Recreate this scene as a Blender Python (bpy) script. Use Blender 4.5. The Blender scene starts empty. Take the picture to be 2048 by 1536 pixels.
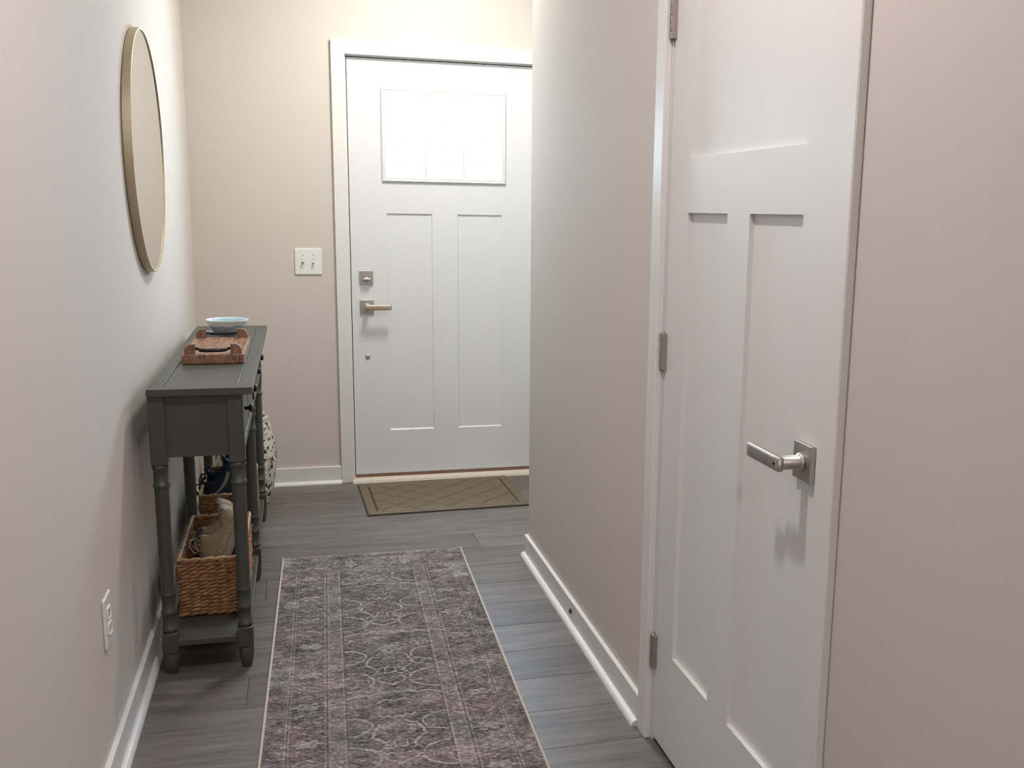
import bpy, bmesh, math, random
import numpy as np
from mathutils import Vector, Matrix

random.seed(7); np.random.seed(7)
S = bpy.context.scene
C = S.collection

# ------------------------------------------------------------------ camera
cam_d = bpy.data.cameras.new('camera')
cam = bpy.data.objects.new('camera', cam_d); C.objects.link(cam); S.camera = cam
FPX, PCX, PCY = 2053.5, 147.87, 46.02
cam_d.sensor_fit = 'HORIZONTAL'; cam_d.sensor_width = 36.0
cam_d.lens = FPX / 2048 * 36.0
cam_d.shift_x = -PCX / 2048; cam_d.shift_y = PCY / 2048
cam_d.clip_start = 0.02
pit, rol, yaw = math.radians(10.758), math.radians(1.045), math.radians(15.755)
fw = Vector((math.sin(yaw)*math.cos(pit), math.cos(yaw)*math.cos(pit), -math.sin(pit)))
rt = Vector((math.cos(yaw), -math.sin(yaw), 0)); up = rt.cross(fw)
r2 = math.cos(rol)*rt + math.sin(rol)*up; u2 = -math.sin(rol)*rt + math.cos(rol)*up
m = Matrix((r2, u2, -fw)).transposed().to_4x4(); m.translation = (0, 0, 1.360)
cam.matrix_world = m

# ------------------------------------------------------------------ world, exposure
S.view_settings.view_transform = 'Standard'; S.view_settings.look = 'None'
S.view_settings.gamma = 1.0; S.view_settings.exposure = 0.0
S.view_settings.use_curve_mapping = False
S.cycles.filter_width = 1.0
W = bpy.data.worlds.new('world'); S.world = W; W.use_nodes = True
bg = W.node_tree.nodes['Background']
bg.inputs['Color'].default_value = (0.60, 0.81, 1.0, 1)      # open overcast sky
bg.inputs['Strength'].default_value = 72.0

# ------------------------------------------------------------------ daylight through the glazed top of the front door
def area(name, loc, rot, sx, sy, power, col, portal=False):
    d = bpy.data.lights.new(name, 'AREA'); d.shape = 'RECTANGLE'; d.size = sx; d.size_y = sy
    d.energy = power; d.color = col
    o = bpy.data.objects.new(name, d); C.objects.link(o); o.location = loc; o.rotation_euler = rot
    if portal: d.cycles.is_portal = True
    return o
HP = math.pi/2
area('door_lite_portal', (0.712, 5.25, 1.70), (-HP, 0, 0), 0.70, 0.50, 1, (1, 1, 1), True)

# ------------------------------------------------------------------ mesh helpers
def fin(name, bm, mat, parent=None, smooth=False, loc=None, rot=None):
    me = bpy.data.meshes.new(name)
    bmesh.ops.recalc_face_normals(bm, faces=bm.faces[:])
    bm.to_mesh(me); bm.free()
    if smooth:
        for p in me.polygons: p.use_smooth = True
    if isinstance(mat, (list, tuple)):
        for q in mat: me.materials.append(q)
    elif mat: me.materials.append(mat)
    o = bpy.data.objects.new(name, me); C.objects.link(o)
    if loc is not None: o.location = loc
    if rot is not None: o.rotation_euler = rot
    if parent: o.parent = parent
    return o
def bx(bm, x0, x1, y0, y1, z0, z1, bev=0.0, seg=1, M=None):
    v = [bm.verts.new((x, y, z)) for x in (x0, x1) for y in (y0, y1) for z in (z0, z1)]
    fs = [bm.faces.new([v[i] for i in q]) for q in ((0,1,3,2),(4,6,7,5),(0,4,5,1),(2,3,7,6),(0,2,6,4),(1,5,7,3))]
    vs = v
    if bev > 0:
        r = bmesh.ops.bevel(bm, geom=list({e for f in fs for e in f.edges}), offset=bev, segments=seg, profile=0.5, affect='EDGES')
        vs = list({w for f in r['faces'] for w in f.verts} | {w for w in v if w.is_valid})
    if M is not None: bmesh.ops.transform(bm, matrix=M, verts=[w for w in vs if w.is_valid])
def box(name, dims, mat, parent=None, bev=0.0, seg=1):
    bm = bmesh.new(); bx(bm, *dims, bev=bev, seg=seg); return fin(name, bm, mat, parent)
def lathe(bm, prof, n=24, M=None, cap=True):
    rings = []
    for r, z in prof:
        rings.append([bm.verts.new((r*math.cos(2*math.pi*i/n), r*math.sin(2*math.pi*i/n), z)) for i in range(n)])
    for a, b in zip(rings, rings[1:]):
        for i in range(n): bm.faces.new((a[i], a[(i+1) % n], b[(i+1) % n], b[i]))
    if cap:
        bm.faces.new(rings[0][::-1]); bm.faces.new(rings[-1])
    if M is not None: bmesh.ops.transform(bm, matrix=M, verts=[v for r in rings for v in r])
def tube(bm, pts, rad, n=8, closed=False):
    pts = [Vector(p) for p in pts]; N = len(pts); rings = []
    rads = rad if isinstance(rad, (list, tuple)) else [rad]*N
    prev = None
    for i, p in enumerate(pts):
        a = pts[i-1] if (i > 0 or closed) else p; b = pts[(i+1) % N] if (i < N-1 or closed) else p
        t = (b-a).normalized()
        if prev is None:
            ref = Vector((0,0,1)) if abs(t.z) < .9 else Vector((1,0,0))
            nn = t.cross(ref).normalized()
        else: nn = (prev - t*prev.dot(t)).normalized()
        prev = nn; bb = t.cross(nn)
        rings.append([bm.verts.new(p + rads[i]*(math.cos(2*math.pi*k/n)*nn + math.sin(2*math.pi*k/n)*bb)) for k in range(n)])
    for i in range(N if closed else N-1):
        a, b = rings[i], rings[(i+1) % N]
        for k in range(n): bm.faces.new((a[k], a[(k+1) % n], b[(k+1) % n], b[k]))
    if not closed: bm.faces.new(rings[0][::-1]); bm.faces.new(rings[-1])
def prism(bm, poly, axis, a0, a1):
    """extrude a closed 2-D outline along an axis (0 = X, 1 = Y, 2 = Z)"""
    def mk(p, a):
        return {0: (a, p[0], p[1]), 1: (p[0], a, p[1]), 2: (p[0], p[1], a)}[axis]
    A = [bm.verts.new(mk(p, a0)) for p in poly]; B = [bm.verts.new(mk(p, a1)) for p in poly]
    n = len(poly)
    for i in range(n): bm.faces.new((A[i], A[(i+1) % n], B[(i+1) % n], B[i]))
    bm.faces.new(A[::-1]); bm.faces.new(B)
def empty(name, loc=(0,0,0), rot=(0,0,0)):
    o = bpy.data.objects.new(name, None); C.objects.link(o); o.location = loc; o.rotation_euler = rot
    o.empty_display_size = 0.05; return o
def tag(o, label=None, cat=None, group=None, kind=None):
    if label: o['label'] = label
    if cat: o['category'] = cat
    if group: o['group'] = group
    if kind: o['kind'] = kind
    return o
def struct(o): o['kind'] = 'structure'; return o
def copy_tree(o, parent=None):
    c = o.copy(); C.objects.link(c); c.parent = parent
    for ch in o.children: copy_tree(ch, c)
    return c

# ------------------------------------------------------------------ materials
def lin(r, g, b):
    f = lambda c: (c/255/12.92) if c/255 <= .04045 else ((c/255+.055)/1.055)**2.4
    return (f(r), f(g), f(b), 1)
class NT:
    def __init__(s, name):
        s.m = bpy.data.materials.new(name); s.m.use_nodes = True; s.t = s.m.node_tree
        s.b = s.t.nodes['Principled BSDF']; s.out = s.t.nodes['Material Output']
    def n(s, typ, **kw):
        o = s.t.nodes.new(typ)
        for k, v in kw.items():
            if k in o.inputs: s.set(o.inputs[k], v)
            else: setattr(o, k, v)
        return o
    def set(s, inp, v):
        if isinstance(v, bpy.types.NodeSocket): s.t.links.new(v, inp)
        else: inp.default_value = v
    def math(s, op, a, b=0.0, c=0.0):
        o = s.t.nodes.new('ShaderNodeMath'); o.operation = op
        for i, v in enumerate((a, b, c)): s.set(o.inputs[i], v)
        return o.outputs[0]
    def mix(s, f, a, b, bt='MIX'):
        o = s.t.nodes.new('ShaderNodeMix'); o.data_type = 'RGBA'; o.blend_type = bt
        s.set(o.inputs[0], f); s.set(o.inputs[6], a); s.set(o.inputs[7], b); return o.outputs[2]
    def noise(s, vec, scale, detail=3, rough=.55, dist=0.0):
        o = s.t.nodes.new('ShaderNodeTexNoise'); s.set(o.inputs['Vector'], vec)
        o.inputs['Scale'].default_value = scale; o.inputs['Detail'].default_value = detail
        o.inputs['Roughness'].default_value = rough; o.inputs['Distortion'].default_value = dist
        return o.outputs['Fac']
    def ramp(s, f, stops):
        o = s.t.nodes.new('ShaderNodeValToRGB'); s.set(o.inputs[0], f); cr = o.color_ramp
        while len(cr.elements) < len(stops): cr.elements.new(.5)
        for e, (p, c) in zip(cr.elements, stops): e.position = p; e.color = c if len(c) == 4 else (*c, 1)
        return o.outputs['Color']
    def coord(s, which='Object'): return s.n('ShaderNodeTexCoord').outputs[which]
    def mapping(s, vec, scale=(1,1,1), loc=(0,0,0), rot=(0,0,0)):
        o = s.n('ShaderNodeMapping'); s.set(o.inputs['Vector'], vec)
        o.inputs['Scale'].default_value = scale; s.set(o.inputs['Location'], loc); o.inputs['Rotation'].default_value = rot
        return o.outputs[0]
    def bump(s, h, strength=.2, dist=.001):
        o = s.n('ShaderNodeBump'); o.inputs['Strength'].default_value = strength; o.inputs['Distance'].default_value = dist
        s.set(o.inputs['Height'], h); s.t.links.new(o.outputs[0], s.b.inputs['Normal'])
    def base(s, v): s.set(s.b.inputs['Base Color'], v)
    def rough(s, v): s.set(s.b.inputs['Roughness'], v)

def paint(name, col, rough=.5, bump=0.0, bscale=220, var=0.0, vscale=6):
    k = NT(name); co = k.coord()
    c = col
    if var > 0:
        nz = k.noise(co, vscale, 4)
        c = k.mix(nz, tuple(x*(1-var) for x in col[:3])+(1,), tuple(min(1, x*(1+var)) for x in col[:3])+(1,))
    k.base(c); k.rough(rough)
    if bump > 0: k.bump(k.noise(co, bscale, 2), bump, .0006)
    return k.m
def metal(name, col, rough=.3, brushed=None):
    k = NT(name); k.base(col); k.b.inputs['Metallic'].default_value = 1.0
    co = k.coord()
    nz = k.noise(k.mapping(co, brushed or (1,1,1)), 400, 2)
    k.rough(k.math('MULTIPLY_ADD', nz, .15, rough-.07))
    return k.m
def wood(name, dark, light, scale, grain=(1, 14, 14), rough=.45, bump=.15, rnd=False):
    k = NT(name); co = k.coord()
    if rnd:
        ri = k.n('ShaderNodeObjectInfo').outputs['Random']
        cb = k.n('ShaderNodeCombineXYZ'); k.set(cb.inputs[0], k.math('MULTIPLY', ri, 37.0)); k.set(cb.inputs[1], k.math('MULTIPLY', ri, 91.0))
        co = k.mapping(co, (1,1,1), cb.outputs[0])
    g1 = k.noise(k.mapping(co, grain), scale, 6, .6, .6)
    g2 = k.noise(k.mapping(co, tuple(x*3 for x in grain)), scale*2.2, 3, .6)
    f = k.math('MULTIPLY_ADD', g2, .4, k.math('MULTIPLY', g1, .7))
    c = k.ramp(f, [(.38, dark), (.70, light)])
    k.base(c); k.rough(rough); k.bump(g2, bump, .0005)
    return k, c

M_wall = paint('wall_paint', lin(204, 197, 190), .85, .12, 260, .012, 1.5)
M_ceil = paint('ceiling_paint', lin(232, 229, 222), .8)
M_trim = paint('trim_paint', lin(222, 220, 217), .38, .03, 60, .01)
M_door = paint('door_paint', lin(221, 220, 217), .42, .04, 90, .01)
M_door1 = paint('front_door_paint', lin(217, 221, 223), .42, .04, 90, .01)
M_plate = paint('plate_plastic', lin(230, 230, 226), .3)
M_dark = paint('dark_gap', (.012, .011, .010, 1), .8)
M_slot = paint('outlet_slot', (.05, .045, .04, 1), .6)
M_nickel = metal('satin_nickel', lin(192, 188, 182), .42, (1, 1, 30))
M_hinge = metal('hinge_nickel', lin(176, 166, 160), .58)
M_brass = metal('brass_frame', lin(192, 178, 152), .50, (1, 1, 8))
M_black = paint('black_metal', (.012, .013, .015, 1), .22)
M_console = paint('console_paint', lin(66, 68, 62), .42, .06, 130, .10, 14)
M_alu = paint('threshold_wood', lin(126, 98, 80), .5, 0, 1, .15, 20)

k = NT('mirror_glass'); k.base((.88, .89, .87, 1)); k.b.inputs['Metallic'].default_value = 1; k.rough(.01); M_mirror = k.m

# floor planks
kf = NT('plank_vinyl'); geo = kf.n('ShaderNodeNewGeometry').outputs['Position']
ri = kf.n('ShaderNodeObjectInfo').outputs['Random']
cb = kf.n('ShaderNodeCombineXYZ'); kf.set(cb.inputs[0], kf.math('MULTIPLY', ri, 31.0)); kf.set(cb.inputs[1], kf.math('MULTIPLY', ri, 17.0))
pp = kf.mapping(geo, (1, 1, 1), cb.outputs[0])
g1 = kf.noise(kf.mapping(pp, (.9, 9, 1)), 3.2, 5, .62, .9)
g2 = kf.noise(kf.mapping(pp, (3, 90, 1)), 3.0, 4, .65, .2)
g3 = kf.noise(kf.mapping(pp, (14, 220, 1)), 3.0, 2, .6)
f = kf.math('MULTIPLY_ADD', g1, .55, kf.math('MULTIPLY_ADD', g2, .35, kf.math('MULTIPLY', g3, .22)))
f = kf.math('ADD', f, kf.math('MULTIPLY_ADD', ri, .10, -.05))
kf.base(kf.ramp(f, [(.34, lin(64, 58, 55)), (.54, lin(99, 92, 88)), (.76, lin(128, 120, 116))]))
kf.rough(kf.math('MULTIPLY_ADD', g2, .16, .34)); kf.bump(g2, .18, .0006)
M_plank = kf.m
M_sub = paint('subfloor', (.03, .026, .022, 1), .9)

# ------------------------------------------------------------------ the setting
XL, XR, YF, ZC = -0.464, 0.857, 5.150, 2.74     # left wall, right wall, far wall, ceiling
YC = 3.846                                      # outside corner of the right wall
fl = struct(box('floor', (-3.1, 3.1, -5.1, YF+.35, -.08, -.008), M_sub))
PW, P0 = 0.203, 2.972
rows = {-1: -.175, 3: -.145, 5: .69}
y = P0 - 22*PW; idx = -22
def plank(x0, x1, y0, y1):
    g, b = .0004, .0011
    bm = bmesh.new(); x0 += g; x1 -= g; y0 += g; y1 -= g
    lo = [(x0,y0),(x1,y0),(x1,y1),(x0,y1)]; hi = [(x0+b,y0+b),(x1-b,y0+b),(x1-b,y1-b),(x0+b,y1-b)]
    A = [bm.verts.new((p[0],p[1],-.008)) for p in lo]; B = [bm.verts.new((p[0],p[1],-b)) for p in lo]; D = [bm.verts.new((p[0],p[1],0)) for p in hi]
    for i in range(4):
        bm.faces.new((A[i],A[(i+1)%4],B[(i+1)%4],B[i])); bm.faces.new((B[i],B[(i+1)%4],D[(i+1)%4],D[i]))
    bm.faces.new(D)
    fin('plank', bm, M_plank, fl)
while y < YF + .02:
    y1 = y + PW
    x_lo, x_hi = (XL, 1.9) if y1 > -1.0 else (-3.0, 3.0)
    if idx in rows: j = rows[idx]
    elif idx == 6: j = .98
    elif idx > 6: j = .52 + .09*(idx % 4)
    else: j = .05 + ((idx*0.437) % .42)
    while j > x_lo: j -= 1.22
    yy = min(y1, YF + .02)
    while j < x_hi:
        a, b = max(j, x_lo), min(j + 1.22, x_hi)
        if b - a > .02: plank(a, b, y, yy)
        j += 1.22
    y = y1; idx += 1
struct(box('ceiling', (-3.1, 3.1, -5.1, YF+.2, ZC, ZC+.1), M_ceil))
ceil = bpy.data.objects['ceiling']
struct(box('wall_left', (XL-.12, XL, -1.0, YF+.15, -.01, ZC), M_wall))

# front door wall with the door opening
DX0, DX1, DZ0, DZ1, DY = .255, 1.169, .035, 2.055, 5.160
bm = bmesh.new()
bx(bm, XL-.1, DX0-.02, YF, YF+.14, -.01, ZC); bx(bm, DX1+.02, 2.0, YF, YF+.14, -.01, ZC); bx(bm, DX0-.02, DX1+.02, YF, YF+.14, DZ1+.02, ZC)
struct(fin('wall_far', bm, M_wall))
# right wall with the closet opening, and its return at the corner
KY0, KY1, KX = 1.541, 2.346, .860
KO0, KO1 = KY0-.022, KY1+.022
bm = bmesh.new()
bx(bm, XR, XR+.115, -1.0, KO0, -.01, ZC); bx(bm, XR, XR+.115, KO1, YC, -.01, ZC); bx(bm, XR, XR+.115, KO0, KO1, 2.07, ZC)
bx(bm, XR+.115, 1.9, YC-.115, YC, -.01, ZC)
struct(fin('wall_right', bm, M_wall))
bm = bmesh.new(); bx(bm, 1.9, 2.02, -1.0, YF+.14, -.01, ZC); struct(fin('wall_foyer', bm, M_wall))
# living room behind the camera
bm = bmesh.new()
bx(bm, -3.12, -3.0, -5.0, -.88, -.01, ZC); bx(bm, 3.0, 3.12, -5.0, -.88, -.01, ZC)
bx(bm, -3.0, XL-.12, -1.0, -.88, -.01, ZC); bx(bm, XR+.115, 3.0, -1.0, -.88, -.01, ZC)
bx(bm, -3.12, 3.12, -5.12, -5.0, -.01, ZC)
struct(fin('wall_rear', bm, M_wall))
# recessed ceiling lamps; the living room ones are added as rear fill (each carries its own light)
M_lamp = NT('lamp_diffuser'); M_lamp.b.inputs['Emission Color'].default_value = (1, .9, .78, 1); M_lamp.b.inputs['Emission Strength'].default_value = 6; M_lamp = M_lamp.m
def downlight(x, y, power, col, r=.06):
    bm = bmesh.new(); lathe(bm, [(r+.002, ZC-.012), (r+.025, ZC-.010), (r+.028, ZC-.0005)], 36, cap=False); tr = fin('ceiling_lamp', bm, M_trim, ceil, True)
    bm = bmesh.new(); lathe(bm, [(.001, ZC-.010), (r+.002, ZC-.010)], 36, cap=False); fin('diffuser', bm, M_lamp, tr, True)
    tr.location = (x, y, 0)
    d = bpy.data.lights.new('ceiling_lamp_light', 'AREA'); d.shape = 'DISK'; d.size = 2*r; d.energy = power; d.color = col
    o = bpy.data.objects.new('ceiling_lamp_light', d); C.objects.link(o); o.location = (x, y, ZC-.02)
downlight(.16, 1.60, 20, (1, .925, .93))
downlight(.20, -2.2, 38, (1, .925, .925))  # added lamp in the unseen living room, brightens faces turned towards the camera
downlight(-1.3, -3.2, 38, (1, .925, .925))  # added rear fill, left side
downlight(1.6, -3.2, 38, (1, .925, .925))  # added rear fill, right side
downlight(.62, 4.30, 31, (1, .945, .84), .16)

# baseboards: flat board with a shoe moulding as a part
BH, BT = .088, .014
def quarter(r, n=5): return [(r*math.cos(a), r*math.sin(a)) for a in [i*HP/n for i in range(n+1)]]
def base_run(name, side, a0, a1, face):
    bm = bmesh.new()
    q = quarter(.017)
    if side == 'L':
        bx(bm, face, face+BT, a0, a1, 0, BH, .002); o = fin(name, bm, M_trim)
        bm = bmesh.new(); prism(bm, [(face+BT, 0)] + [(face+BT+p[0], p[1]) for p in q], 1, a0, a1)
    elif side == 'R':
        bx(bm, face-BT, face, a0, a1, 0, BH, .002); o = fin(name, bm, M_trim)
        bm = bmesh.new(); prism(bm, [(face-BT, 0)] + [(face-BT-p[0], p[1]) for p in q], 1, a0, a1)
    elif side == 'N':                                  # faces the far wall (+Y)
        bx(bm, a0, a1, face, face+BT, 0, BH, .002); o = fin(name, bm, M_trim)
        bm = bmesh.new(); prism(bm, [(face+BT, 0)] + [(face+BT+p[0], p[1]) for p in q], 0, a0, a1)
    else:                                              # faces the camera (-Y)
        bx(bm, a0, a1, face-BT, face, 0, BH, .002); o = fin(name, bm, M_trim)
        bm = bmesh.new(); prism(bm, [(face-BT, 0)] + [(face-BT-p[0], p[1]) for p in q], 0, a0, a1)
    fin('shoe_molding', bm, M_trim, o)
    return struct(o)
base_run('baseboard_left', 'L', -1.0, YF, XL)
base_run('baseboard_far', 'F', XL+BT, .183, YF)
br = base_run('baseboard_right', 'R', KO1+.056, YC+BT, XR)
base_run('baseboard_near', 'R', -1.0, KO0-.058, XR)
base_run('baseboard_return', 'N', XR, 1.9, YC)
base_run('baseboard_foyer', 'F', DX1+.075, 1.9, YF)
bm = bmesh.new(); lathe(bm, [(.009, 0), (.009, .003), (.006, .006), (.003, .007)], 16, Matrix.Translation((XR-BT, 3.126, .052)) @ Matrix.Rotation(-HP, 4, 'Y'))
st = fin('door_stop_base', bm, metal('dark_nickel', lin(96, 88, 84), .45), br, True)

# ------------------------------------------------------------------ front door
CF = YF - .018
bm = bmesh.new()
CI0, CI1, CO0, CO1, CZI, CZO = .247, 1.177, .183, 1.241, 2.064, 2.129
bx(bm, CO0, CI0, CF, YF, 0, CZO, .002)
bx(bm, CI1, CO1, CF, YF, 0, CZO, .002)
bx(bm, CI0, CI1, CF, YF, CZI, CZO, .002)
t1 = struct(fin('trim_1', bm, M_trim))
bm = bmesh.new()                                       # jamb lining
bx(bm, DX0-.022, DX0-.004, YF+.001, YF+.12, 0, DZ1+.02); bx(bm, DX1+.004, DX1+.022, YF+.001, YF+.12, 0, DZ1+.02); bx(bm, DX0-.022, DX1+.022, YF+.001, YF+.12, DZ1+.004, DZ1+.022)
fin('jamb', bm, M_trim, t1)
bm = bmesh.new()                                       # dark weather seal behind the gaps
bx(bm, DX0-.0055, DX0+.01, DY+.012, DY+.03, .02, DZ1+.006); bx(bm, DX1-.01, DX1+.0055, DY+.012, DY+.03, .02, DZ1+.006)
bx(bm, DX0, DX1, DY+.012, DY+.03, DZ1-.01, DZ1+.006)
fin('weather_seal', bm, M_dark, t1)
bm = bmesh.new(); prism(bm, [(YF-.045, 0), (YF-.040, .012), (DY-.004, .018), (YF+.13, .018), (YF+.13, 0)], 0, CI0-.01, CI1+.01)
fin('threshold', bm, paint('threshold_paint', lin(214, 205, 190), .5, 0, 1, .06, 30), t1)
bm = bmesh.new(); bx(bm, DX0-.003, DX1+.003, DY-.002, DY+.04, .018, .0335); fin('door_sweep', bm, M_alu, t1)

d1 = struct(empty('door_1', (DX0, DY, DZ0)))
def dl(x): return x-DX0
def dz(z): return z-DZ0
LX0, LX1, LZ0, LZ1 = .410, 1.018, 1.485, 1.922         # lite frame outside
PA0, PA1, PB0, PB1, PZ0, PZ1 = .427, .652, .775, 1.001, .257, 1.336
bm = bmesh.new(); T = .044; Rc = .007
bx(bm, 0, dl(PA0), 0, T, 0, dz(DZ1)); bx(bm, dl(PB1), dl(DX1), 0, T, 0, dz(DZ1))      # stiles
bx(bm, dl(PA0), dl(PB1), 0, T, 0, dz(PZ0)); bx(bm, dl(PA0), dl(PB1), 0, T, dz(PZ1), dz(1.50)); bx(bm, dl(PA0), dl(PB1), 0, T, dz(1.905), dz(DZ1))
bx(bm, dl(PA1), dl(PB0), 0, T, dz(PZ0), dz(PZ1))
fin('door_slab', bm, M_door1, d1)
def recessed(par, name, a0, a1, z0, z1, dep, t, mat, to):
    """panel with a chamfered edge, set back by dep; to() maps (along, back, z)"""
    bm = bmesh.new(); c = .006
    o = [(a0,z0),(a1,z0),(a1,z1),(a0,z1)]; i = [(a0+c,z0+c),(a1-c,z0+c),(a1-c,z1-c),(a0+c,z1-c)]
    A = [bm.verts.new(to(p[0], .0005, p[1])) for p in o]; B = [bm.verts.new(to(p[0], dep, p[1])) for p in i]; D = [bm.verts.new(to(p[0], t, p[1])) for p in o]
    for j in range(4):
        bm.faces.new((A[j],A[(j+1)%4],B[(j+1)%4],B[j])); bm.faces.new((A[j],A[(j+1)%4],D[(j+1)%4],D[j]))
    bm.faces.new(B); bm.faces.new(D)
    return fin(name, bm, mat, par)
recessed(d1, 'door_panel', dl(PA0), dl(PA1), dz(PZ0), dz(PZ1), .006, .038, M_door1, lambda a, b, z: (a, b, z))
recessed(d1, 'door_panel', dl(PB0), dl(PB1), dz(PZ0), dz(PZ1), .006, .038, M_door1, lambda a, b, z: (a, b, z))
lf = d1
GX = [(.441, .616), (.629, .801), (.814, .989)]; GZ0, GZ1 = 1.514, 1.889
M_lite = paint('lite_frame_paint', lin(214, 217, 219), .42)
def moulding(bm, x0, x1, z0, z1, prof):
    """mitred rectangular moulding; prof = (inset, y)"""
    loops = []
    for i, yy in prof:
        loops.append([bm.verts.new(p) for p in ((x0+i, yy, z0+i), (x1-i, yy, z0+i), (x1-i, yy, z1-i), (x0+i, yy, z1-i))])
    for a, b in zip(loops, loops[1:]):
        for j in range(4): bm.faces.new((a[j], a[(j+1) % 4], b[(j+1) % 4], b[j]))
bm = bmesh.new()
moulding(bm, dl(LX0), dl(LX1), dz(LZ0), dz(LZ1), [(0, .004), (0, -.006), (.006, -.011), (.012, -.009), (.020, -.009), (.029, -.004), (.029, .03)])
fin('lite_frame', bm, M_lite, lf)
for a, b in ((.6145, .6305), (.7995, .8155)):
    box('muntin', (dl(a), dl(b), -.005, .026, dz(GZ0-.001), dz(GZ1+.001)), M_lite, lf, .003)
kg = NT('obscure_glass')
for nd in list(kg.t.nodes):
    if nd.type == 'BSDF_PRINCIPLED': kg.t.nodes.remove(nd)
tr = kg.n('ShaderNodeBsdfTransparent', Color=(.86, .88, .9, 1)); gl = kg.n('ShaderNodeBsdfGlossy', Roughness=.08)
mx = kg.n('ShaderNodeMixShader'); mx.inputs[0].default_value = .06
kg.t.links.new(tr.outputs[0], mx.inputs[1]); kg.t.links.new(gl.outputs[0], mx.inputs[2]); kg.t.links.new(mx.outputs[0], kg.out.inputs[0])
M_pane = kg.m
M_came = paint('glass_came', lin(206, 210, 214), .35)
for a, b in GX:
    pn = box('pane', (dl(a)-.004, dl(b)+.004, .012, .016, dz(GZ0)-.004, dz(GZ1)+.004), M_pane, lf)
    bm = bmesh.new()                                   # diamond caming with little bosses at the crossings
    w, h = b-a, GZ1-GZ0; sx, sz = .0625, .125
    xa, za = dl(a), dz(GZ0)
    for s in (-1, 1):
        for q in range(-8, 10):
            pts = []
            x_at = lambda z: q*sx + s*(z)*(sx/sz)
            zz = [z*.005 for z in range(int(h/.005)+1)]
            seg = [(x_at(z), z) for z in zz if 0 <= x_at(z) <= w]
            if len(seg) > 2:
                p0, p1 = seg[0], seg[-1]
                tube(bm, [(xa+p0[0], .0112, za+p0[1]), (xa+p1[0], .0112, za+p1[1])], .0009, 4)
    for q in range(-1, 5):
        for e in range(0, 9):
            x, z = (q + (e % 2)*.5)*sx, e*sz/2
            if .003 < x < w-.003 and .003 < z < h-.003:
                bx(bm, xa+x-.0038, xa+x+.0038, .0095, .0118, za+z-.0055, za+z+.0055, .0010)
    fin('came', bm, M_came, pn)
    bm = bmesh.new(); moulding(bm, dl(a)-.0005, dl(b)+.0005, dz(GZ0)-.0005, dz(GZ1)+.0005, [(0, .012), (0, .004), (.003, .004), (.003, .012)])
    fin('glazing_bead', bm, M_lite, pn)
# deadbolt, lever, round plug on the front door
HX = dl(.327)
dbt = empty('deadbolt', (HX-.001, 0, dz(1.025))); dbt.parent = d1
bm = bmesh.new(); bx(bm, -.033, .033, -.008, 0, -.033, .033, .0015, 2); fin('deadbolt_plate', bm, M_nickel, dbt)
bm = bmesh.new(); lathe(bm, [(.011, 0), (.011, .014), (.009, .016)], 20, Matrix.Translation((0, -.006, -.008)) @ Matrix.Rotation(HP, 4, 'X')); bx(bm, -.020, .020, -.030, -.018, -.0135, -.0025, .003, 2)
fin('thumb_turn', bm, M_nickel, dbt, True)
bm = bmesh.new()
for s in (-1, 1): lathe(bm, [(.0042, 0), (.0042, .0018), (.0024, .0019)], 12, Matrix.Translation((s*.014, -.008, .008)) @ Matrix.Rotation(HP, 4, 'X'))
fin('plate_screw', bm, M_hinge, dbt, True)
M_warmn = metal('lever_nickel', lin(206, 192, 172), .40)
hd = empty('door_handle', (HX, 0, dz(.883))); hd.parent = d1
bm = bmesh.new(); bx(bm, -.033, .033, -.009, 0, -.033, .033, .0015, 2); fin('rose', bm, M_nickel, hd)
def lever_mesh(sgn):
    """lever leaving the rose along +/-X, grip a flat oval bar; back is +Y"""
    bm = bmesh.new()
    lathe(bm, [(.0165, 0), (.0165, .006), (.0150, .008), (.0128, .009), (.0125, .050), (.011, .054)], 24, Matrix.Translation((0, -.009, 0)) @ Matrix.Rotation(HP, 4, 'X'))
    rings = []
    for q in range(13):
        t = q/12; x = sgn*(-.014 + .128*t)
        hh = .0135 if 0 < q < 12 else .0128; ww = .0066 if 0 < q < 12 else .0060
        rings.append([bm.verts.new((x, -.058 + ww*math.copysign(abs(math.sin(a))**.5, math.sin(a)), hh*math.copysign(abs(math.cos(a))**.45, math.cos(a)))) for a in [2*math.pi*i/20 for i in range(20)]])
    for a, b in zip(rings, rings[1:]):
        for i in range(20): bm.faces.new((a[i], a[(i+1) % 20], b[(i+1) % 20], b[i]))
    bm.faces.new(rings[0]); bm.faces.new(rings[-1])
    return bm
fin('lever', lever_mesh(1), M_warmn, hd, True)
bm = bmesh.new(); lathe(bm, [(.012, 0), (.012, .003), (.009, .005), (.001, .0055)], 20, Matrix.Translation((dl(.325), 0, dz(.635))) @ Matrix.Rotation(HP, 4, 'X'))
fin('round_cover_plug', bm, M_nickel, d1, True)
bm = bmesh.new(); bx(bm, -.0065, -.0035, -.001, .012, dz(1.0), dz(1.045)); bx(bm, -.0065, -.0035, -.001, .012, dz(.855), dz(.915))
fin('strike_plate', bm, M_nickel, d1)

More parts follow.
